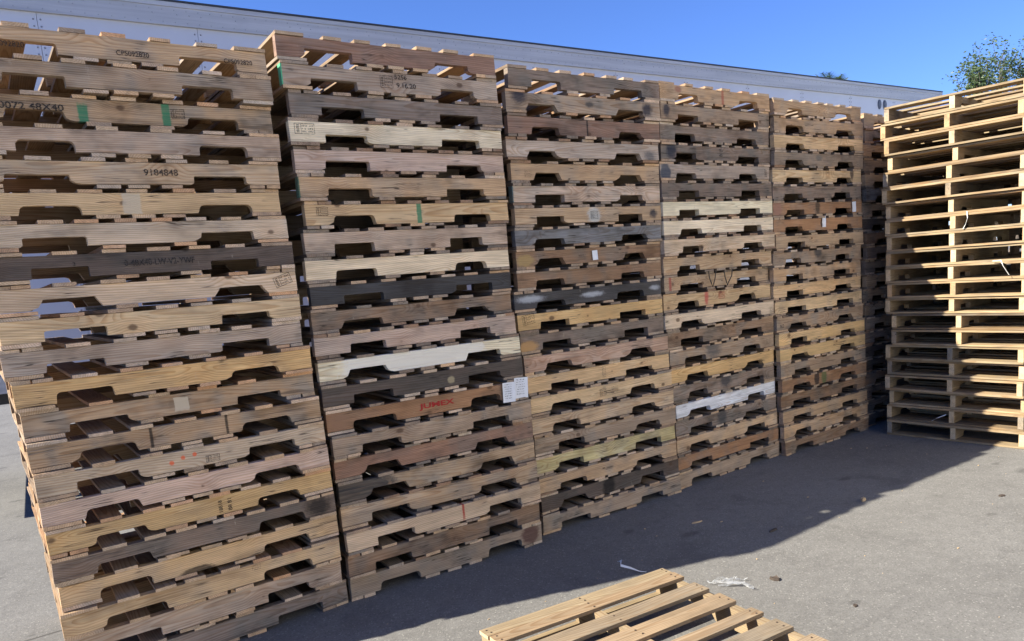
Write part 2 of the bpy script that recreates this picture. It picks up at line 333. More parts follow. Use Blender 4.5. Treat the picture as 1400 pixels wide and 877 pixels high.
BLOTS=[
 (1,3,0.44,-0.081,0.018,0.06,0.25,(0.02, 0.2, 0.1)),
 (1,3,0.757,-0.045,0.016,0.07,0.25,(0.02, 0.2, 0.1)),
 (1,6,0.579,-0.044,0.035,0.045,0.15,(0.6, 0.5, 0.36)),
 (1,13,0.601,-0.048,0.03,0.03,0.05,(0.6, 0.5, 0.36)),
 (1,14,0.452,-0.043,0.006,0.08,0.5,(0.015, 0.014, 0.013)),
 (1,14,0.771,-0.037,0.006,0.08,0.5,(0.015, 0.014, 0.013)),
 (1,15,0.51,-0.047,0.01,0.01,0.3,(0.75, 0.12, 0.04)),
 (1,15,0.558,-0.033,0.009,0.009,0.3,(0.75, 0.12, 0.04)),
 (1,15,0.608,-0.027,0.009,0.009,0.3,(0.75, 0.12, 0.04)),
 (1,18,1.132,-0.042,0.06,0.05,0.6,(0.015, 0.014, 0.013)),
 (1,19,0.542,-0.087,0.075,0.022,0.25,(0.015, 0.014, 0.013)),
 (2,2,-0.001,-0.041,0.006,0.2,0.1,(0.05, 0.45, 0.22)),
 (2,6,0.001,-0.046,0.006,0.2,0.1,(0.02, 0.12, 0.08)),
 (2,7,0.631,-0.045,0.014,0.07,0.25,(0.02, 0.2, 0.1)),
 (2,13,0.548,-0.012,0.42,0.2,0.08,(0.8, 0.75, 0.64)),
 (2,18,0.106,-0.036,0.19,0.12,0.25,(0.03, 0.033, 0.037)),
 (2,20,0.688,-0.002,0.007,0.08,0.5,(0.4, 0.03, 0.02)),
 (2,22,1.136,-0.042,0.06,0.06,0.3,(0.11, 0.05, 0.04)),
 (2,15,0.051,-0.05,0.06,0.05,0.5,(0.3, 0.17, 0.1)),
 (2,14,0.737,-0.057,0.022,0.018,0.3,(0.4, 0.33, 0.2)),
 (3,2,0.091,-0.018,0.05,0.04,0.5,(0.02, 0.025, 0.04)),
 (3,2,1.096,-0.047,0.042,0.035,0.5,(0.02, 0.025, 0.04)),
 (3,2,0.617,-0.041,0.03,0.015,0.5,(0.07, 0.065, 0.06)),
 (3,3,0.593,-0.047,0.006,0.08,0.4,(0.015, 0.014, 0.013)),
 (3,4,1.13,-0.074,0.05,0.03,0.7,(0.1, 0.1, 0.1)),
 (3,6,-0.006,-0.049,0.012,0.09,0.2,(0.05, 0.12, 0.13)),
 (3,7,0.612,-0.05,0.05,0.05,0.4,(0.5, 0.5, 0.46)),
 (3,7,1.139,-0.051,0.032,0.026,0.5,(0.02, 0.025, 0.04)),
 (3,9,0.064,-0.054,0.06,0.035,0.3,(0.4, 0.27, 0.11)),
 (3,11,0.117,-0.034,0.09,0.018,0.6,(0.45, 0.46, 0.47)),
 (3,11,0.604,-0.043,0.08,0.015,0.6,(0.45, 0.46, 0.47)),
 (3,11,1.154,-0.042,0.04,0.015,0.6,(0.4, 0.41, 0.42)),
 (3,13,0.057,-0.069,0.07,0.035,0.35,(0.52, 0.3, 0.12)),
 (3,21,0.558,-0.047,0.05,0.09,0.35,(0.015, 0.014, 0.013)),
 (4,1,0.654,-0.044,0.013,0.06,0.4,(0.4, 0.13, 0.08)),
 (4,1,0.183,-0.026,0.03,0.02,0.5,(0.3, 0.13, 0.09)),
 (4,2,0.059,-0.037,0.03,0.04,0.5,(0.02, 0.025, 0.04)),
 (4,4,0.104,-0.034,0.05,0.06,0.4,(0.02, 0.025, 0.04)),
 (4,5,0.052,-0.052,0.05,0.06,0.3,(0.025, 0.045, 0.075)),
 (4,11,0.061,-0.036,0.012,0.06,0.4,(0.35, 0.08, 0.06)),
 (4,12,0.451,-0.037,0.02,0.06,0.5,(0.5, 0.1, 0.08)),
 (4,15,0.468,-0.023,0.08,0.06,0.6,(0.1, 0.095, 0.09)),
 (4,17,0.591,-0.018,0.06,0.06,0.4,(0.05, 0.05, 0.055)),
 (4,19,0.525,-0.044,0.05,0.06,0.6,(0.06, 0.06, 0.06)),
 (5,4,0.575,-0.032,0.04,0.02,0.5,(0.15, 0.14, 0.12)),
 (5,5,1.069,-0.012,0.025,0.06,0.4,(0.05, 0.04, 0.04)),
 (5,7,0.574,-0.037,0.03,0.06,0.5,(0.06, 0.045, 0.03)),
 (5,7,0.052,-0.04,0.05,0.06,0.3,(0.32, 0.17, 0.12)),
 (5,10,0.587,-0.018,0.05,0.04,0.5,(0.05, 0.05, 0.05)),
 (5,18,0.467,-0.04,0.035,0.06,0.2,(0.02, 0.02, 0.022)),
 (5,18,0.57,-0.037,0.035,0.07,0.3,(0.1, 0.13, 0.05)),
]
TEXTS=[
 (1,1,1.09,-0.051,'CPS092820',0.021,'ink',0),
 (1,1,0.656,-0.061,'CPS092820',0.021,'ink',0),
 (1,1,0.209,-0.067,'CPS092820',0.021,'ink',0),
 (1,3,0.256,-0.042,'10072 48X40',0.027,'ink',0),
 (1,5,0.704,-0.041,'9184848',0.028,'ink',0),
 (1,8,0.627,-0.045,'0-48X40-LW-V2-YWF',0.027,'ink',0),
 (1,8,0.301,-0.039,'3',0.016,'ink',0),
 (2,2,0.621,-0.018,'5256',0.024,'ink',0),
 (2,2,0.65,-0.059,'9.16.20',0.026,'ink',0),
 (2,15,0.62,-0.049,'JUMEX',0.037,'redink',0),
 (4,4,0.621,-0.024,'TK L',0.016,'ink',0),
 (4,4,0.619,-0.059,'4020',0.016,'ink',0),
 (4,5,1.154,-0.048,'2227',0.024,'ink',90),
 (5,14,0.062,-0.064,'N.D',0.026,'ink',0),
 (3,20,0.527,-0.039,'HKN',0.012,'ink',0),
 (3,9,0.506,-0.047,'28021',0.02,'faint',0),
 (1,17,0.678,-0.048,'18818',0.018,'ink',90),
 (1,17,0.72,-0.048,'88 81',0.018,'ink',90),
]
STAMPS=[
 (1,3,0.805,-0.039,0.055,0.04,0,'ink'),
 (1,9,1.153,-0.036,0.085,0.05,18,'ink'),
 (1,15,0.682,-0.06,0.06,0.032,0,'ink'),
 (1,20,0.8,-0.016,0.04,0.025,0,'faint'),
 (2,2,0.539,-0.046,0.07,0.06,0,'ink'),
 (2,4,0.074,-0.035,0.1,0.05,0,'ink'),
 (2,7,0.086,-0.032,0.06,0.042,0,'ink'),
 (3,5,0.118,-0.057,0.05,0.04,0,'faint'),
 (3,12,0.076,-0.03,0.09,0.06,8,'ink'),
 (3,7,0.612,-0.05,0.06,0.05,0,'ink'),
 (3,16,0.577,-0.045,0.055,0.045,5,'ink'),
 (3,16,0.679,-0.046,0.05,0.05,5,'faint'),
 (3,15,0.608,-0.041,0.03,0.07,0,'faint'),
 (4,12,0.615,-0.034,0.07,0.05,0,'redink'),
 (4,13,1.174,-0.067,0.05,0.035,0,'faint'),
 (4,15,1.134,-0.047,0.06,0.045,0,'faint'),
 (5,13,1.131,-0.035,0.05,0.04,0,'faint'),
 (5,17,0.073,-0.032,0.06,0.05,0,'faint'),
 (4,19,0.389,-0.009,0.06,0.04,0,'faint'),
]
LABELS=[
 (2,15,1.082,-0.052,0.085,0.115,-2),
 (2,15,1.17,-0.039,0.095,0.12,-3),
 (3,9,0.61,-0.047,0.045,0.06,3),
 (5,7,1.074,-0.045,0.055,0.085,4),
 (5,8,0.637,-0.028,0.05,0.09,0),
]
# ------------------------------------------------------------------ ground
bm = bmesh.new()
xs = [-400, -60, -15, 0, 15, 60, 400]
vv = [[bm.verts.new((x, y, 0)) for x in xs] for y in xs]
for i in range(6):
    for j in range(6): bm.faces.new((vv[i][j], vv[i][j+1], vv[i+1][j+1], vv[i+1][j]))
g = link('ground', mesh_of('ground', bm), M['ground']); g['kind'] = 'structure'

# ------------------------------------------------------------------ trailer behind the stacks
TZ = 4.10
trailer = empty('semi_trailer', (-0.60, 7.009, 0), math.atan2(-0.04048, 0.99918))
tag(trailer, 'long white box semi trailer with riveted side panels behind the pallet stacks', 'trailer')
TL = 14.30; TW = 2.55; SEAM0, SEAM = 0.069, 1.167
edges = [0.0]+[SEAM0+SEAM*k for k in range(13)]+[TL]
pm = {}
for a, b in zip(edges, edges[1:]):
    key = round(b-a, 4)
    if key not in pm:
        bm = bmesh.new(); add_box(bm, 0.0015, key-0.0015, 0, 0.012, 1.16, 3.912)
        pm[key] = mesh_of('side_panel', bm)
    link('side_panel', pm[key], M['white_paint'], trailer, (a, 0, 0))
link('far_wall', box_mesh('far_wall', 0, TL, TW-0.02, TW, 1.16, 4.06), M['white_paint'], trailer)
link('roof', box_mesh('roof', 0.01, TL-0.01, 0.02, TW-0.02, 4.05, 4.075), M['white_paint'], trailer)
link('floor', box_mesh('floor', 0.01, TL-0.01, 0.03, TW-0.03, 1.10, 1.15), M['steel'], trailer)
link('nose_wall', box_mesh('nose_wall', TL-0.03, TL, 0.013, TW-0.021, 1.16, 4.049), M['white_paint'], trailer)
bm = bmesh.new()
add_box(bm, -0.02, TL+0.02, -0.022, 0.018, 3.908, 4.045); add_box(bm, -0.02, TL+0.02, -0.030, 0.018, 4.046, 4.082)
add_box(bm, -0.02, TL+0.02, -0.0265, 0.018, 3.898, 3.9075)
link('top_rail', mesh_of('top_rail', bm), M['rail'], trailer)
link('roof_trim', box_mesh('roof_trim', -0.02, TL+0.02, -0.034, 0.06, 4.083, 4.10), M['dark_trim'], trailer)
link('bottom_rail', box_mesh('bottom_rail', -0.01, TL+0.01, -0.02, 0.02, 1.02, 1.157), M['rail'], trailer)
bm = bmesh.new()
for k in range(13):
    for s in (-0.024, 0.024):
        z = 1.25
        while z < 3.89:
            add_cyl(bm, (SEAM0+SEAM*k+s, 0.001, z), (SEAM0+SEAM*k+s, -0.004, z), 0.0085, 0.005, 6); z += 0.052
rv = link('side_rivets', mesh_of('side_rivets', bm), M['rivet'], trailer); rv['kind'] = 'stuff'
bm = bmesh.new()
x = 0.05
while x < TL:
    for z in (3.925, 4.02): add_cyl(bm, (x, -0.020, z), (x, -0.025, z), 0.006, 0.004, 6)
    if R.random() < .3: add_cyl(bm, (x+.02, -0.020, 3.988), (x+.02, -0.025, 3.988), 0.007, 0.004, 6)
    x += 0.095
rv = link('rail_rivets', mesh_of('rail_rivets', bm), M['rail_rivet'], trailer); rv['kind'] = 'stuff'
for vx in (12.50, 12.645):
    bm = bmesh.new(); n = 20
    for y0, y1, k in ((0.0, -0.012, 1.0), (-0.012, -0.018, 0.8)):
        A = [bm.verts.new((vx+0.045*k*math.cos(2*math.pi*i/n), y0, 3.80+0.075*k*math.sin(2*math.pi*i/n))) for i in range(n)]
        B = [bm.verts.new((vx+0.045*k*0.93*math.cos(2*math.pi*i/n), y1, 3.80+0.075*k*0.93*math.sin(2*math.pi*i/n))) for i in range(n)]
        for i in range(n): bm.faces.new((A[i], B[i], B[(i+1)%n], A[(i+1)%n]))
        bm.faces.new(B[::-1])
    link('side_vent', mesh_of('side_vent', bm), M['vent'], trailer)
for y0, y1 in ((0.02, TW/2-0.005), (TW/2+0.005, TW-0.022)):
    d = link('rear_door', box_mesh('rear_door', -0.045, -0.001, y0, y1, 1.17, 4.0), M['white_paint'], trailer)
    bm = bmesh.new(); add_cyl(bm, (-0.06, (y0+y1)/2, 1.2), (-0.06, (y0+y1)/2, 3.95), 0.016)
    link('lock_rod', mesh_of('lock_rod', bm), M['rail'], d)
bm = bmesh.new()
add_box(bm, -0.03, 0.09, 0.2, TW-0.2, 0.48, 0.60)
for y in (0.7, TW-0.82): add_box(bm, -0.02, 0.08, y, y+0.12, 0.601, 1.099)
link('underride_guard', mesh_of('underride_guard', bm), M['steel'], trailer)
tyre = bmesh.new()
prof = [(0.30, 0), (0.48, 0.0), (0.52, 0.03), (0.52, 0.24), (0.48, 0.27), (0.30, 0.27)]
n = 28
rows = [[tyre.verts.new((r*math.cos(2*math.pi*i/n), y, r*math.sin(2*math.pi*i/n))) for r, y in prof] for i in range(n)]
for i in range(n):
    for j in range(len(prof)): tyre.faces.new((rows[i][j], rows[i][(j+1)%6], rows[(i+1)%n][(j+1)%6], rows[(i+1)%n][j]))
tyre = mesh_of('tyre', tyre)
bm = bmesh.new(); add_cyl(bm, (0, 0.05, 0), (0, 0.22, 0), 0.30, 0.30, 24); add_cyl(bm, (0, 0.0, 0), (0, 0.05, 0), 0.11, 0.13, 16)
rim = mesh_of('rim', bm)
for wx in (1.6, 2.85):
    for wy in (0.05, 0.36, TW-0.63, TW-0.32):
        w = link('wheel', tyre, M['rubber'], trailer, (wx, wy, 0.522))
        link('rim', rim, M['rail'], w)
    bm = bmesh.new(); add_cyl(bm, (wx, 0.1, 0.522), (wx, TW-0.1, 0.522), 0.07)
    link('axle', mesh_of('axle', bm), M['steel'], trailer)
bm = bmesh.new()
for y in (0.75, 1.70): add_box(bm, 0.3, TL-0.4, y, y+0.1, 0.86, 1.099)
link('chassis_rails', mesh_of('chassis_rails', bm), M['steel'], trailer)
for y in (0.62, TW-0.76):
    bm = bmesh.new(); add_box(bm, 11.5, 11.64, y, y+0.14, 0.03, 1.099); add_box(bm, 11.42, 11.72, y-0.08, y+0.22, 0.0, 0.029)
    link('landing_leg', mesh_of('landing_leg', bm), M['steel'], trailer)

# ------------------------------------------------------------------ unseen clad block behind the camera, added to bounce sunlight onto shaded stacks
wh = empty('bounce_block', (-2.0, -5.6, 0), math.atan2(6.0, 12.0))
tag(wh, 'unseen white clad block added to bounce sunlight onto the pallet stacks', 'bounce block')
bm = bmesh.new(); WL, WH, WD = 19.0, 4.6, 9.0
pts = []; x = 0.0
while x < WL:
    pts += [(x, 0.0), (x+0.20, 0.0), (x+0.23, 0.03), (x+0.28, 0.03)]; x += 0.31
pts.append((WL, 0.0))
lo = [bm.verts.new((a, c, 0.3)) for a, c in pts]; hi = [bm.verts.new((a, c, WH)) for a, c in pts]
for i in range(len(pts)-1): bm.faces.new((lo[i+1], lo[i], hi[i], hi[i+1]))
link('bounce_front', mesh_of('bounce_front', bm), M['bounce_cladding'], wh)
bm = bmesh.new(); add_box(bm, 0.002, WL-0.002, -WD, -0.002, 0.0, WH-0.01)
link('bounce_wall', mesh_of('bounce_wall', bm), M['bounce_cladding'], wh)
link('bounce_plinth', box_mesh('bounce_plinth', -0.02, WL+0.02, -0.001, 0.06, 0.0, 0.298), M['steel'], wh)
link('roof', box_mesh('roof', -0.15, WL+0.15, -WD-0.15, 0.2, WH+0.002, WH+0.12), M['rail'], wh)
for x in (3.0, 11.0):
    d = link('bounce_block_door', box_mesh('bounce_block_door', x, x+3.2, 0.032, 0.07, 0.301, 3.9), M['rail'], wh)
    for z in range(11): link('bounce_door_slat', box_mesh('bounce_door_slat', x+.05, x+3.15, 0.0702, 0.085, 0.34+z*.32, 0.34+z*.32+.3), M['rail'], d)

# ------------------------------------------------------------------ pallet pieces
TD = 0.0165                                    # deck board thickness
def stringer_mesh(L, hs, style, seed, th=0.038, simple=False, chip=None):
    r = random.Random(seed); pts = []
    dep = hs*r.uniform(0.40, 0.47)
    jit = 0.0 if simple else 0.0011
    def J(): return r.uniform(-jit, jit)
    pts.append((J(), 0.0))
    for c in (0.152+0.115, L-0.152-0.115):
        c += r.uniform(-0.02, 0.02); wdt = 0.229*r.uniform(0.88, 1.08); dep = hs*r.uniform(0.38, 0.48); sl = 0.0
        if style == 'round': rad = r.uniform(0.016, 0.026); sl = r.uniform(0.001, 0.007)
        elif style == 'slant': rad = 0.010; sl = r.uniform(0.012, 0.026)
        else: rad = r.uniform(0.006, 0.011); sl = r.uniform(0, 0.004)
        xa, xb = c-wdt/2, c+wdt/2
        k0 = pts[-1][0]; n = 3
        if not simple:
            for i in range(1, n): pts.append((k0+(xa-k0)*i/n, J()))
        if not simple and r.random() < .3:
            q = r.uniform(.006, .022); pts.append((xa-q*1.6, 0.0)); pts.append((xa-q*.7, q*.35)); pts.append((xa+sl*.3, q*.75))
        else: pts.append((xa+J(), 0.0))
        seg = 2 if simple else 5
        for i in range(seg+1):
            a = math.pi-(math.pi/2)*i/seg
            pts.append((xa+sl+rad+rad*math.cos(a), dep-rad+rad*math.sin(a)))
        if not simple: pts.append((c+r.uniform(-.03, .03), dep+J()*1.5))
        sl2 = sl if r.random() < .7 else sl*0.4
        for i in range(seg+1):
            a = math.pi/2-(math.pi/2)*i/seg
            pts.append((xb-sl2-rad+rad*math.cos(a), dep-rad+rad*math.sin(a)))
        if not simple and r.random() < .3:
            q = r.uniform(.006, .022); pts.append((xb-sl2*.3, q*.8)); pts.append((xb+q*.6, q*.3)); pts.append((xb+q*1.7, 0.0))
        else: pts.append((xb+J(), 0.0))
    k0 = pts[-1][0]
    if not simple:
        for i in range(1, 3): pts.append((k0+(L-k0)*i/3, J()))
    pts.append((L+J()*2, 0.0)); pts.append((L+J()*2, hs))
    if not simple:
        for i in range(7, 0, -1): pts.append((L*i/8, hs-abs(J())*1.2))
    pts.append((J()*2, hs))
    n = len(pts)
    bow = [r.uniform(-1, 1)*(0 if simple else 0.003), r.uniform(0, 6.28)]
    def yo(x): return bow[0]*math.sin(3.1*x/L+bow[1])
    v = [(x, yo(x), z) for x, z in pts]+[(x, th+yo(x), z) for x, z in pts]
    f = [list(range(n)), list(range(2*n-1, n-1, -1))]+[[i, i+n, (i+1)%n+n, (i+1)%n] for i in range(n)]
    me = bpy.data.meshes.new('stringer'); me.from_pydata(v, [], f); me.update(); return me

def board_mesh(L, w, seed, t=TD):
    r = random.Random(seed); bm = bmesh.new(); nseg = 4; rows = []
    bw, cr = r.uniform(-0.0012, 0.0012), r.uniform(-0.003, 0.003)
    for i in range(nseg+1):
        s = i/nseg; x = s*L; y = cr*math.sin(math.pi*s)
        e = r.uniform(-0.0015, 0.0015); e2 = r.uniform(-0.0015, 0.0015); z = bw*math.sin(math.pi*s)
        ex = r.uniform(-0.003, 0.003) if i in (0, nseg) else 0
        rows.append([bm.verts.new(c) for c in ((x+ex, y+e, z), (x-ex*.5, y+w+e2, z), (x-ex*.5, y+w+e2, z+t), (x+ex, y+e, z+t))])
    for A, B in zip(rows, rows[1:]):
        for k in range(4): bm.faces.new((A[k], B[k], B[(k+1)%4], A[(k+1)%4]))
    bm.faces.new(rows[0]); bm.faces.new(rows[-1][::-1])
    return mesh_of('board', bm)
HS0 = 0.0925
BW, BN = 0.140, 0.090
WIDE = [board_mesh(1.016, BW, 100+i) for i in range(8)]
NARR = [board_mesh(1.016, BN, 200+i) for i in range(10)]
HID = [stringer_mesh(1.205, HS0, s, 300+i, simple=True) for i, s in enumerate(('square', 'round', 'slant', 'square', 'round'))]

C = {  # linear base colours of the timber; last value = weathering
 'pine': (0.62, 0.476, 0.27, .15), 'yellow': (0.65, 0.475, 0.225, .1), 'tan': (0.52, 0.392, 0.238, .4), 'wtan': (0.44, 0.335, 0.208, .7),
 'pale': (0.62, 0.507, 0.345, .3), 'blush': (0.58, 0.456, 0.352, .3), 'grey': (0.245, 0.205, 0.163, .85), 'gtan': (0.37, 0.296, 0.205, .7),
 'bgrey': (0.24, 0.236, 0.235, .75), 'dark': (0.125, 0.105, 0.086, .8), 'char': (0.072, 0.071, 0.072, .6), 'brown': (0.28, 0.198, 0.125, .6),
 'red': (0.33, 0.212, 0.147, .5), 'orange': (0.36, 0.222, 0.12, .4), 'cream': (0.78, 0.685, 0.50, .06), 'white': (0.78, 0.78, 0.80, .1),
 'lime': (0.58, 0.52, 0.26, .35), 'pink': (0.55, 0.395, 0.28, .25), 'gpale': (0.49, 0.412, 0.315, .5),
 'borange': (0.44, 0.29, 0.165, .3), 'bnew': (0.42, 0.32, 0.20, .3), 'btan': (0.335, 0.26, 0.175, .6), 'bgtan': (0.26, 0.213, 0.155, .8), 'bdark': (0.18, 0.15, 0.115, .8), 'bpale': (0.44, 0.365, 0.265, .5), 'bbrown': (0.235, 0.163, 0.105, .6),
 'lone': (0.40, 0.30, 0.18, .06), 'lonetan': (0.38, 0.277, 0.172, .15), 'lonegrey': (0.31, 0.24, 0.16, .4),
 'new': (0.45, 0.325, 0.185, .3), 'newtan': (0.36, 0.24, 0.125, .6), 'newpale': (0.46, 0.345, 0.20, .4), 'newgrey': (0.25, 0.20, 0.14, .85),
}
WORD = {'new': 'yellow pine', 'newtan': 'tan', 'newpale': 'pale', 'newgrey': 'greyish tan', 'pine': 'pale pine', 'yellow': 'yellow pine', 'tan': 'tan', 'wtan': 'weathered tan', 'pale': 'pale', 'blush': 'pinkish pale', 'grey': 'grey',
 'gtan': 'greyish tan', 'bgrey': 'bluish grey', 'dark': 'dark grey', 'char': 'charcoal black', 'brown': 'brown', 'red': 'reddish brown', 'orange': 'orange brown',
 'cream': 'cream', 'white': 'white painted', 'lime': 'greenish yellow', 'pink': 'pink tan', 'gpale': 'pale grey'}
FACE = [
 'tan gtan wtan gpale tan pine pale dark pale pine gpale yellow wtan wtan pale blush yellow grey pine pine gpale grey'.split(),
 'red gpale grey cream blush tan pine gpale cream char brown blush cream dark orange gtan red wtan wtan pale brown gtan'.split(),
 'grey gtan red gpale tan gpale tan bgrey brown brown char yellow grey pink pine pine tan gtan lime tan dark gtan'.split(),
 'tan gtan grey grey gpale grey cream cream pale tan tan pine cream brown gtan yellow grey white grey tan orange gtan'.split(),
 'tan tan pine gtan pine grey orange orange tan gtan tan pine pine gtan yellow yellow gtan orange brown tan tan brown'.split(),
 'tan gtan tan gtan tan bgrey gtan dark brown grey grey tan gtan wtan gtan grey dark dark brown grey grey dark'.split(),
]
BOARDC = ['btan', 'bgtan', 'bgtan', 'bdark', 'btan', 'bpale', 'bpale', 'btan', 'bbrown', 'bnew', 'btan', 'bgtan']  # inner board tones lowered, painting deeper shade into the notches
def shade(key, j=0.10):
    c = C[key]; k = 1+R.uniform(-j, j); w = 1+R.uniform(-j, j)*0.35
    wm = 0.0 if key in ('white', 'char', 'bgrey') or key[:3] in ('new', 'lon') else 1.0      # honey tone of pine and oak
    return (min(.85, c[0]*k*w*(1+.09*wm)), min(.85, c[1]*k*(1-.01*wm)), min(.85, c[2]*k/w*(1-.04*wm)), max(0, min(1, c[3]+R.uniform(-.15, .15))))

def pallet(name, loc, yaw, h, facekey, L=1.219, D=1.016, seed=0, front='unique', boardset=None, nbot=None, jitter=0.006):
    r = random.Random(seed)
    root = empty(name, loc, yaw)
    hs = h-2*TD-0.0016; bs = boardset or BOARDC
    main = r.choice(bs)
    def bcol(): return shade(main if r.random() < .55 else r.choice(bs), .14)
    style = r.choice(('square', 'square', 'square', 'square', 'round', 'round', 'round', 'slant'))
    # bottom deck
    z = 0.0006
    slots = [(0, 'w'), (0.435+r.uniform(-.015, .015), 'n'), (L/2-0.045+r.uniform(-.01, .01), 'n'), (L-0.435-BN+r.uniform(-.015, .015), 'n'), (L-BW, 'w')]
    if r.random() < .4: slots.pop(2)
    for i, (sx, k) in enumerate(slots):
        dbl = k == 'w' and r.random() < .3
        for q in range(2 if dbl else 1):
            me = r.choice(WIDE if (k == 'w' and not dbl) else NARR)
            sy = r.uniform(.94, 1.05)*(0.74 if dbl else 1)
            w = (BW if (k == 'w' and not dbl) else BN)*sy
            x = sx+q*(w+0.003) if sx < L/2 else (sx+BW-(q+1)*w-q*0.003 if k == 'w' else sx)
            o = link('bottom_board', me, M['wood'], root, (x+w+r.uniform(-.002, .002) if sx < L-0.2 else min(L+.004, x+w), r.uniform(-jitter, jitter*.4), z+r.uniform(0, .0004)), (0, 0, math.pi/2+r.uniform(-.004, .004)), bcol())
            o.scale = (D/1.016, sy, r.uniform(.8, 1.0))
    # stringers
    zs = TD+0.0008
    if front == 'unique':
        fm = stringer_mesh(L, hs, style, seed*7+1); fs = link('stringer', fm, M['wood_marked'], root, (0, 0, zs), (0, 0, 0), shade(facekey, .12))
    else:
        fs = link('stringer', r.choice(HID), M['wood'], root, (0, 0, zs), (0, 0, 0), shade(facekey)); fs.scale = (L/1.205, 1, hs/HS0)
    for y in (D/2-0.019+r.uniform(-.01, .01), D-0.038):
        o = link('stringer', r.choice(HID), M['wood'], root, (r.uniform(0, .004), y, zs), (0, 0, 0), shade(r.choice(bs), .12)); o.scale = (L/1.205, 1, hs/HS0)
    # top deck
    zt = zs+hs+0.0006
    n = r.choice((5, 5, 5, 6, 4)); xs = []
    gap = (L-2*BW-n*BN)/(n+1)
    for i in range(n): xs.append((BW+gap*(i+1)+BN*i+r.uniform(-.018, .018), 'n'))
    for sx, k in [(0, 'w')]+xs+[(L-BW, 'w')]:
        dbl = k == 'w' and r.random() < .35
        for q in range(2 if dbl else 1):
            me = r.choice(WIDE if (k == 'w' and not dbl) else NARR)
            sy = r.uniform(.92, 1.05)*(0.76 if dbl else 1)
            w = (BW if (k == 'w' and not dbl) else BN)*sy
            x = sx+q*(w+0.003) if sx < L/2 else (L-(q+1)*w-q*.003 if k == 'w' else sx)
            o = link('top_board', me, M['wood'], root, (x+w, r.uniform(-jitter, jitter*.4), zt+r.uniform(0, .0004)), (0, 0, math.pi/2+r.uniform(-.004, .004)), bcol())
            o.scale = (D/1.016, sy, r.uniform(.8, 1.0))
    root['face'] = 0; del root['face']
    return root, fs, zs, hs

ORD = ['top', 'second', 'third', 'fourth', 'fifth', 'sixth', 'seventh', 'eighth', 'ninth', 'tenth', 'eleventh', 'twelfth', 'thirteenth', 'fourteenth',
       'fifteenth', 'sixteenth', 'seventeenth', 'eighteenth', 'nineteenth', 'twentieth', 'twenty-first', 'bottom']
def nth(k, n):
    if k == 0: return 'topmost of'
    if k == n-1: return 'lowest of'
    return ORD[k]+' from top of'
SNAME = ['leftmost stack', 'second stack from left', 'third stack from left', 'fourth stack from left', 'fifth stack from left', 'half-hidden stack in the corner', 'hidden stack added to block light']
FEAT = {(1,1): 'stencilled three times', (1,3): 'with two green stripes', (1,5): 'stencilled 9184848', (1,8): 'stencilled 0-48X40-LW-V2-YWF', (1,9): 'with tilted stamp',
 (1,15): 'with orange dots', (1,17): 'with black upright stamps', (1,18): 'with black smudge', (2,2): 'dated 9.16.20', (2,7): 'with green stripe', (2,13): 'with white middle',
 (2,15): 'marked JUMEX in red', (2,4): 'with boxed stamp', (3,2): 'with navy blots', (3,9): 'with small paper label', (3,11): 'with white smears', (3,12): 'with boxed stamp',
 (3,13): 'with orange patch', (3,21): 'with black blot', (4,1): 'with red stripe', (4,2): 'with navy blot', (4,4): 'with navy blot', (4,5): 'with blue blot', (4,12): 'with red stamp',
 (4,17): 'with dark blot', (5,7): 'with paper tag', (5,8): 'with paper tag', (5,18): 'with black band'}
GROUP = ['pallets of the leftmost stack', 'pallets of the second stack', 'pallets of the third stack', 'pallets of the fourth stack', 'pallets of the fifth stack', 'pallets of the corner stack', 'pallets of the added hidden stack']
LEN = [1.219, 1.219, 1.213, 1.206, 1.206, 1.206, 1.206]
# sixth stack stands past the fifth, mostly hidden by the end-on stack
rr = random.Random(5)
STACKS.append([(6.335+rr.uniform(-.02, .03), 3.60+rr.uniform(-.015, .015), rr.uniform(-.01, .01), (22-k)*0.1252-0.016) for k in range(22)])
STACKS.append([(7.58+rr.uniform(-.02, .03), 3.60+rr.uniform(-.015, .015), rr.uniform(-.01, .01), (22-k)*0.1252-0.016) for k in range(22)])  # unseen seventh stack, added to block bright gaps in the end-on stack
FACE.append([rr.choice(('gtan', 'wtan', 'grey')) for k in range(22)])
FRONT = {}
prev = None
for s, st in enumerate(STACKS):
    cur = []
    for k, (x, y, a, z) in enumerate(st):
        top = z+0.016; base = (st[k+1][3]+0.016) if k < len(st)-1 else 0.001
        if prev:
            for q in (k-1, k, k+1):
                if 0 <= q < len(prev): x = max(x, prev[q]+0.006)
        cur.append(x+LEN[s]*math.cos(a))
        root, fs, zs, hs = pallet('wooden_pallet', (x, y, base), a, top-base, FACE[s][k], LEN[s], seed=1000*(s+1)+k, jitter=0.009, front='unique' if s < 6 else 'plain', boardset=['bnew', 'bpale', 'borange', 'bnew', 'btan', 'bpale'] if (s == 0 or k < 2) else None)  # brighter orange boards paint warm sunlit interiors into leftmost stack and top tiers
        ft = FEAT.get((s+1, k+1), '')
        tag(root, '%s wooden pallet %s, %s %s' % (WORD[FACE[s][k]], ft, nth(k, len(st)), SNAME[s]) if ft else '%s wooden pallet, %s %s' % (WORD[FACE[s][k]], nth(k, len(st)), SNAME[s]), 'pallet', GROUP[s])
        FRONT[(s+1, k+1)] = (fs, hs)
    prev = cur

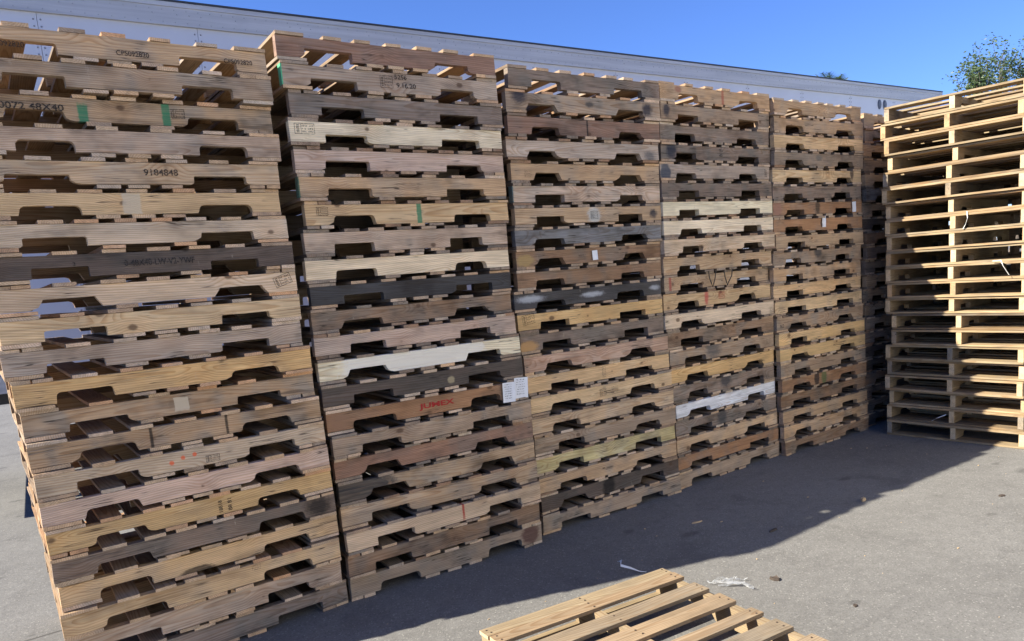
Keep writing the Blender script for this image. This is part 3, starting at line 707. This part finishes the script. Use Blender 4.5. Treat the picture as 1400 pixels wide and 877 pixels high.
# ------------------------------------------------------------------ paint, stencils, stamps and labels on the front stringers
cnt = {}
for s, k, lx, lz, rx, rz, soft, c in BLOTS:
    fs, hs = FRONT[(s, k)]; i = cnt.get((s, k), 0); cnt[(s, k)] = i+1
    fs['mark%d_place' % i] = (lx, hs+lz, soft); fs['mark%d_size' % i] = (rx, rz, 1.0 if (s, k) in ((1, 6), (1, 13), (2, 13)) or (rx < .02 < .04 < rz) else 0.0); fs['mark%d_paint' % i] = c
def text_mesh(body, width, height):
    cu = bpy.data.curves.new('lettering', 'FONT'); cu.body = body; cu.size = 1.0; cu.align_x = 'LEFT'; cu.resolution_u = 3; cu.offset = 0.03 if body == 'JUMEX' else 0.018
    o = bpy.data.objects.new('lettering', cu); col.objects.link(o)
    dg = bpy.context.evaluated_depsgraph_get(); dg.update()
    me = bpy.data.meshes.new_from_object(o.evaluated_get(dg)); bpy.data.objects.remove(o); bpy.data.curves.remove(cu)
    me.materials.clear()
    X = [v.co.x for v in me.vertices]; Y = [v.co.y for v in me.vertices]
    for v in me.vertices:
        v.co.x = ((v.co.x-min(X))/(max(X)-min(X))-0.5)*width; v.co.y = ((v.co.y-min(Y))/(max(Y)-min(Y))-0.5)*height
    me.name = 'lettering'; return me
TWID = {'CPS092820': .126, '10072 48X40': .235, '9184848': .137, '0-48X40-LW-V2-YWF': .282, '9.16.20': .112, 'JUMEX': .215, '5256': .07}
for s, k, lx, lz, body, hgt, ik, rot in TEXTS:
    fs, hs = FRONT[(s, k)]
    me = text_mesh(body, TWID.get(body, len(body)*hgt*0.62), hgt)
    link('stencil_lettering', me, M[ik], fs, (lx, -0.0045, hs+lz), (math.pi/2, 0 if not rot else -math.pi/2, 0))
def stamp_mesh(w, h, seed):
    r = random.Random(seed); bm = bmesh.new(); e = 0.0022
    def q(x0, x1, y0, y1):
        bm.faces.new([bm.verts.new(c) for c in ((x0, y0, 0), (x1, y0, 0), (x1, y1, 0), (x0, y1, 0))])
    a, b = w/2, h/2
    q(-a, a, b-e, b); q(-a, a, -b, -b+e); q(-a, -a+e, -b+e, b-e); q(a-e, a, -b+e, b-e); d = -a+w*.32; q(d, d+e*.8, -b+e, b-e)
    for i in range(6):     # upright emblem of strokes in the left cell
        y = -b*.7+i*h*.13; q(-a+w*.10, -a+w*.24, y, y+h*.07)
    for row in range(3):
        y = b*.55-row*h*.27; x = d+w*.06
        while x < a-w*.08:
            ww = r.uniform(.025, .055)*w*1.2; q(x, x+ww*.5, y-h*.07, y+h*.07)
            if r.random() < .6: q(x+ww*.5, x+ww, y-h*.07, y-h*.03)
            else: q(x+ww*.5, x+ww, y+h*.02, y+h*.06)
            x += ww*1.5
            if r.random() < .15: x += w*.08
    return mesh_of('stamp', bm)
for i, (s, k, lx, lz, w, h, rot, ik) in enumerate(STAMPS):
    fs, hs = FRONT[(s, k)]
    link('treatment_stamp', stamp_mesh(w, h, i), M[ik], fs, (lx, -0.0045, hs+lz), (math.pi/2, -math.radians(rot), 0))
for i, (s, k, lx, lz, w, h, rot) in enumerate(LABELS):
    fs, hs = FRONT[(s, k)]; r = random.Random(i)
    bm = bmesh.new(); n = 5; g_ = [[bm.verts.new((-w/2+w*a/n, -h/2+h*b/n, r.uniform(0, .0025)+(.004 if a in (0, n) else 0))) for a in range(n+1)] for b in range(n+1)]
    for b in range(n):
        for a in range(n): bm.faces.new((g_[b][a], g_[b][a+1], g_[b+1][a+1], g_[b+1][a]))
    lb = link('paper_label', mesh_of('paper_label', bm, True), M['paper'], fs, (lx, -0.006-.004*(i == 0), hs+lz), (math.pi/2, -math.radians(rot), 0))
    if i < 2:
        bm = bmesh.new()
        for row in range(7):
            y = h*.38-row*h*.115; x = -w*.36
            while x < w*.2:
                ww = r.uniform(.04, .12)*w; bm.faces.new([bm.verts.new(c) for c in ((x, y, 0), (x+ww, y, 0), (x+ww, y+h*.05, 0), (x, y+h*.05, 0))]); x += ww*1.4
        link('label_print', mesh_of('label_print', bm), M['faint'], lb, (0, 0, 0.0075))

# ------------------------------------------------------------------ end-on stack at the right
RX, RY, RYAW, RH = 6.222, 3.337, 0.0824, 0.1302
RFACE = 'newpale new newpale newtan new new new newpale new new newpale new new new newpale new newpale new newtan newgrey new'.split()
RB = ['new', 'new', 'newpale', 'newtan', 'new', 'newpale', 'newgrey']
rr = random.Random(11); nR = 21
for k in range(nR):
    lv = nR-1-k; z = lv*RH
    ox, oy = rr.uniform(-.018, .018), rr.uniform(-.018, .018)
    if k == 1: oy += .035
    if k in (13, 14): oy -= .03
    dx, dy = math.cos(RYAW), math.sin(RYAW)
    # local x runs away from the camera side (along +X), local y runs to the left, so the pallet's right side is its near side
    a = RYAW+rr.uniform(-.008, .008)
    # origin = right front corner of the face
    fx = RX+0.00204*z+ox+math.sin(RYAW)*1.016; fy = RY+0.0095*z+oy-math.cos(RYAW)*1.016
    root, fs, zs, hs = pallet('wooden_pallet', (fx, fy, z+0.0008), a, RH-0.0008, RFACE[k], 1.219, seed=9000+k, front='plain', boardset=RB)
    tag(root, '%s wooden pallet seen end-on, %s half-sunlit stack at right' % (WORD[RFACE[k]], nth(k, nR)), 'pallet', 'pallets of the end-on stack')

for k in range(nR):      # a like stack added right behind it to keep its gaps dark
    z = (nR-1-k)*RH
    fx = RX+math.sin(RYAW)*1.016+1.30*math.cos(RYAW)+rr.uniform(-.02, .02); fy = RY-math.cos(RYAW)*1.016+1.30*math.sin(RYAW)+rr.uniform(-.02, .02)
    root, fs, zs, hs = pallet('wooden_pallet', (fx, fy, z+0.0008), RYAW, RH-0.0008, 'wtan', 1.219, seed=9500+k, front='plain')
    tag(root, 'added wooden pallet darkening gaps behind the end-on stack, %s its stack' % nth(k, nR), 'pallet', 'added pallets behind the end-on stack')

# ------------------------------------------------------------------ single pallet lying in the sun
FPA = -0.085
fp = empty('wooden_pallet', (1.517, 2.590, 0), FPA)
tag(fp, 'sunlit pine wooden pallet lying alone flat on the concrete in front', 'pallet')
ex, ey = Vector((math.cos(FPA), math.sin(FPA), 0)), Vector((math.sin(FPA), -math.cos(FPA), 0))
FL = 1.028
rr = random.Random(3)
def fboard(nm, mesh, x, y, z, w, w0, key):
    o = link(nm, mesh, M['wood_marked'], fp, (x, -y-w, z), (0, 0, rr.uniform(-.006, .006)), shade(key, .08)); o.scale = (FL/1.016, w/w0, 1); return o
for yy in (0.0, 0.55, 1.219-BW): fboard('bottom_board', rr.choice(WIDE), 0, yy, 0.001, 0.125, BW, 'lone')
for i, x in enumerate((0.004, FL/2-0.02, FL-0.046)):
    o = link('stringer', HID[i], M['wood'], fp, (x+0.038, -1.219, TD+0.0014), (0, 0, math.pi/2), shade('lone', .06)); o.scale = (1.219/1.205, 1.05, 0.0975/HS0)
zt = TD+0.0014+0.0975+0.0006
tops = []
for yy, w, key in ((0.0, .072, 'lone'), (.0745, .072, 'lonetan'), (.234, .094, 'lonegrey'), (.388, .100, 'lonetan'), (.572, .064, 'lonetan'), (.705, .092, 'lonegrey'), (.872, .088, 'lonetan'), (1.07, .10, 'lone')):
    tops.append((fboard('top_board', NARR[len(tops)], rr.uniform(-.006, .006), yy, zt, w, BN, key), yy, w))
bm = bmesh.new()
for o, yy, w in tops:
    for x in (0.024, FL/2, FL-0.027):
        for q in (0.25, 0.72):
            px, py = x+rr.uniform(-.008, .008), -(yy+w*q+rr.uniform(-.006, .006))
            add_cyl(bm, (px, py, zt+TD-.001), (px, py, zt+TD+.0022), .0042, .004, 7)
o = link('nail_heads', mesh_of('nail_heads', bm), M['nail'], fp); o['kind'] = 'stuff'

# ------------------------------------------------------------------ twine and straps caught in the stacks
fs, hs = FRONT[(4, 11)]
p11 = STACKS[3][10]
tw = bmesh.new()
def P11(lx, lz): return (p11[0]+lx, p11[1]-0.007, p11[3]+lz)
for xs_ in ((0.455, 0.495, 0.535), (0.625, 0.66, 0.72)):
    add_tube(tw, [P11(xs_[0], 0.02), P11(xs_[0]+.008, -0.03), P11(xs_[1]-.01, -0.075), P11(xs_[1], -0.095), P11(xs_[1]+.012, -0.075), P11(xs_[2]-.01, -0.03), P11(xs_[2], 0.02)], 0.0045, 6)
tag(link('twine_loop', mesh_of('twine_loop', tw), M['rope']), 'two brown twine loops hanging in V shapes on the fourth stack', 'twine')

def ribbon(name, pts, w, mat, label, cat):
    bm = bmesh.new(); prev_ = None
    for i, q in enumerate(pts):
        q = Vector(q); a = bm.verts.new(q); b = bm.verts.new(q+Vector((w*.35, -w*.9*math.cos(i*.9), w*.5*math.sin(i*.9)+.002)))
        c = bm.verts.new(q+Vector((.0015, 0, .0015))); d = bm.verts.new(b.co+Vector((.0015, 0, .0015)))
        if prev_:
            for u, v_ in (((0, 1), (1, 0)), ((1, 3), (3, 1)), ((3, 2), (2, 3)), ((2, 0), (0, 2))):
                bm.faces.new((prev_[u[0]], prev_[u[1]], (a, b, c, d)[u[1]], (a, b, c, d)[u[0]]))
        else: bm.faces.new((a, c, d, b))
        prev_ = (a, b, c, d)
    bm.faces.new(prev_[:2]+(prev_[3], prev_[2]))
    return tag(link(name, mesh_of(name, bm), mat), label, cat)
def Rp(w, z, out=0.02):     # point on the end-on stack's face, w metres from its left edge
    return (RX+math.sin(RYAW)*w-out*math.cos(RYAW), RY-math.cos(RYAW)*w-out*math.sin(RYAW), z)
ribbon('plastic_strap', [Rp(.60, 1.83), Rp(.61, 1.78, .03), Rp(.60, 1.73, .035), Rp(.58, 1.70, .02)], .006, M['strap'], 'thin white strap curling from the sunlit end-on stack, upper right', 'strap')
ribbon('plastic_strap', [Rp(.78, 1.44), Rp(.84, 1.44, .03), Rp(.86, 1.40, .04), Rp(.90, 1.33, .03)], .008, M['strap'], 'pale strap bent downward at middle of the end-on stack', 'strap')
ribbon('plastic_strap', [Rp(.36, .155), Rp(.40, .18, .03), Rp(.47, .215, .02)], .008, M['strap'], 'thin straight strap near the bottom of the end-on stack', 'strap')

# ------------------------------------------------------------------ litter on the concrete
bm = bmesh.new(); rr = random.Random(21)
for k in range(5):
    L_ = rr.uniform(.10, .24); a0 = rr.uniform(-.5, .5); x0, y0 = rr.uniform(-.10, -.02), rr.uniform(-.03, .03); wv = rr.uniform(.006, .016); prev_ = None; n = 12; ph = rr.uniform(0, 6)
    for i in range(n+1):
        u = i/n; x = x0+L_*u*math.cos(a0)+.015*math.sin(6*u+ph); y = y0+L_*u*math.sin(a0)+.02*math.sin(4.5*u+ph)
        z = .004+.022*abs(math.sin(3.3*u+ph))*rr.uniform(.6, 1.1)
        A = bm.verts.new((x, y-wv*.5, z)); B_ = bm.verts.new((x+.004, y, z+.008*math.sin(9*u+ph)+.006)); C_ = bm.verts.new((x, y+wv*.5, z+.004*rr.random()))
        if prev_: bm.faces.new((prev_[0], A, B_, prev_[1])); bm.faces.new((prev_[1], B_, C_, prev_[2]))
        prev_ = (A, B_, C_)
tag(link('plastic_wrap', mesh_of('plastic_wrap', bm, True), M['film'], None, (2.83, 2.35, 0), (0, 0, -0.75)), 'crumpled clear plastic wrap on the ground beside the lone pallet', 'plastic wrap')
ribbon('plastic_strap', [(2.60, 2.90, .03), (2.585, 2.86, .05), (2.56, 2.83, .035), (2.60, 2.79, .02), (2.63, 2.755, .006), (2.655, 2.735, .004)], .016, M['strap'], 'short curled strap scrap on sunlit concrete near the shadow edge', 'strap')
def scrap(name, loc, sx, sy, sz, rz, mat, label, cat, seed):
    r = random.Random(seed); bm = bmesh.new(); n = 6; T = []; B_ = []
    for i in range(n):
        a = 2*math.pi*i/n; k = r.uniform(.7, 1.1)
        B_.append(bm.verts.new((sx*k*math.cos(a), sy*k*math.sin(a), 0.0015))); T.append(bm.verts.new((sx*k*.85*math.cos(a), sy*k*.85*math.sin(a), sz*r.uniform(.5, 1))))
    for i in range(n): bm.faces.new((B_[i], B_[(i+1)%n], T[(i+1)%n], T[i]))
    bm.faces.new(T); bm.faces.new(B_[::-1])
    return tag(link(name, mesh_of(name, bm), mat, None, loc, (0, 0, rz)), label, cat)
scrap('wood_chip', (4.44, 2.545, 0), .03, .018, .025, .4, M['chip'], 'small tan wood chip lying right at the shadow edge', 'wood chip', 1)
scrap('dry_leaf', (3.04, 2.21, 0), .018, .03, .02, .2, M['leaf_dry'], 'small dark dry leaf right of the plastic wrap', 'leaf', 2)
scrap('dry_leaf', (3.61, 2.63, 0), .055, .012, .012, .1, M['leaf_dry'], 'long thin dry leaf at the shadow edge behind the lone pallet', 'leaf', 3)
scrap('dry_leaf', (3.05, 1.79, 0), .02, .012, .008, .5, M['leaf_dry'], 'small dry leaf on bare concrete right of the lone pallet', 'leaf', 4)
scrap('dry_leaf', (5.05, 1.98, 0), .03, .012, .01, -.4, M['leaf_dry'], 'thin dry leaf at the right edge of the sunlit concrete', 'leaf', 5)
scrap('wood_chip', (3.42, 3.05, 0), .045, .012, .01, -.2, M['chip'], 'flat splinter lying in the shade below the third stack', 'wood chip', 6)
sc = bmesh.new(); rr = random.Random(77)      # crumbs and grit nobody could count
for _ in range(80):
    x, y, s = rr.uniform(1.2, 7), rr.uniform(0.6, 3.3), rr.choice((.003, .003, .004, .006))
    add_box(sc, x, x+s*rr.uniform(1, 3), y, y+s, .001, .001+s*.6)
o = tag(link('grit', mesh_of('grit', sc), M['chip']), 'scattered wood crumbs and grit on the concrete', 'grit'); o['kind'] = 'stuff'

# ------------------------------------------------------------------ trees beyond the yard
def tree(name, base, height, spread, crown_lo, nleaf, seed, label):
    r = random.Random(seed); root = empty(name, base); bm = bmesh.new(); tips = []
    def limb(p, d, ln, rad, depth):
        pts = [p]; q = p.copy(); dd = d.copy()
        for i in range(4):
            dd = (dd+Vector((r.uniform(-.22, .22), r.uniform(-.22, .22), r.uniform(-.08, .18)))).normalized(); q = q+dd*ln/4; pts.append(q.copy())
            if depth <= 1: tips.append(q.copy())
        add_tube(bm, pts, [rad*(1-.16*i) for i in range(5)], 6 if depth > 1 else 4)
        if depth == 0: tips.append(q); return
        for i in range(4 if depth > 1 else 5):
            t = pts[r.choice((2, 3, 4))]; a = r.uniform(0, 6.28); el = r.uniform(.1, .95)
            limb(t, (dd*.5+Vector((math.cos(a)*math.cos(el), math.sin(a)*math.cos(el), math.sin(el)))).normalized(), ln*r.uniform(.5, .72), rad*.5, depth-1)
    limb(Vector((0, 0, 0)), Vector((0, 0, 1)), crown_lo, .14, 0)
    tips.clear()
    for i in range(6):
        a = 6.28*i/6+r.uniform(-.4, .4); limb(Vector((0, 0, crown_lo*.92)), Vector((math.cos(a)*.7, math.sin(a)*.7, r.uniform(.5, 1.2))).normalized(), (height-crown_lo)*.52, .05, 2)
    zmax = max(q.z for q in tips); rmax = max(math.hypot(q.x, q.y) for q in tips)
    fz = (height-crown_lo)/(zmax-crown_lo); fr = min(1.0, spread/rmax)
    for v in bm.verts:
        if v.co.z > crown_lo: v.co.z = crown_lo+(v.co.z-crown_lo)*fz; v.co.x *= fr; v.co.y *= fr
    link('trunk', mesh_of('trunk', bm, True), M['bark'], root)
    lv, lf = [], []
    for _ in range(nleaf):
        q = r.choice(tips); c = Vector((q.x*fr, q.y*fr, crown_lo+(q.z-crown_lo)*fz))+Vector((r.gauss(0, .10), r.gauss(0, .10), r.gauss(0, .08)))
        s = r.uniform(.026, .056); a = Vector((r.uniform(-1, 1), r.uniform(-1, 1), r.uniform(-.5, .5))).normalized(); b = a.orthogonal().normalized(); b.rotate(Matrix.Rotation(r.uniform(0, 6.28), 3, a))
        i = len(lv); lv += [c-a*s, c-b*s*.45, c+a*s, c+b*s*.45]; lf.append((i, i+1, i+2, i+3))
    me = bpy.data.meshes.new('crown'); me.from_pydata([tuple(v) for v in lv], [], lf); me.update()
    o = link('crown', me, M['oak_leaf'], root)
    return tag(root, label, 'tree')
tree('oak_tree', (23.1, 9.1, 0), 6.8, 1.6, 3.5, 9000, 4, 'leafy tree showing above the end-on pallet stack')
tree('oak_tree', (24.75, 8.25, 0), 6.75, 1.5, 3.4, 9000, 9, 'greener tree cut off by the right edge of the picture')
# palm whose tips show above the trailer roof
pr = random.Random(2); palm = empty('palm_tree', (21.4, 13.15, 0))
tag(palm, 'palm tree with only its frond tips showing above the trailer', 'palm')
bm = bmesh.new(); add_tube(bm, [(0, 0, 0), (.05, 0, 1.5), (0, .06, 3.2), (.02, .02, 4.9), (0, 0, 6.12)], [.2, .16, .15, .14, .13], 10)
link('trunk', mesh_of('trunk', bm, True), M['bark'], palm)
for i in range(46):
    a = 6.28*i/46+pr.uniform(-.1, .1); el = pr.uniform(-.3, 1.25); ln = pr.uniform(.6, .85)
    bm = bmesh.new(); d = Vector((math.cos(a)*math.cos(el), math.sin(a)*math.cos(el), math.sin(el))); q = Vector((0, 0, 6.10)); pts = [q]
    for j in range(8):
        d = (d+Vector((0, 0, -.10))).normalized(); q = q+d*ln/8; pts.append(q)
    side = d.cross(Vector((0, 0, 1))).normalized()
    for j in range(1, 9):
        for sgn in (-1, 1):
            for h_ in (0, .5):
                b0 = pts[j-1].lerp(pts[j], h_); l_ = .34*math.sin(math.pi*(.15+.8*j/9)); tip = b0+(side*sgn*.75+(pts[j]-pts[j-1]).normalized()*.8+Vector((0, 0, -.15))).normalized()*l_
                wv = (pts[j]-pts[j-1]).normalized()*.018
                bm.faces.new([bm.verts.new(c) for c in (b0-wv, b0+wv, tip)])
    add_tube(bm, pts, .01, 4)
    link('frond', mesh_of('frond', bm), M['palm_leaf'], palm)
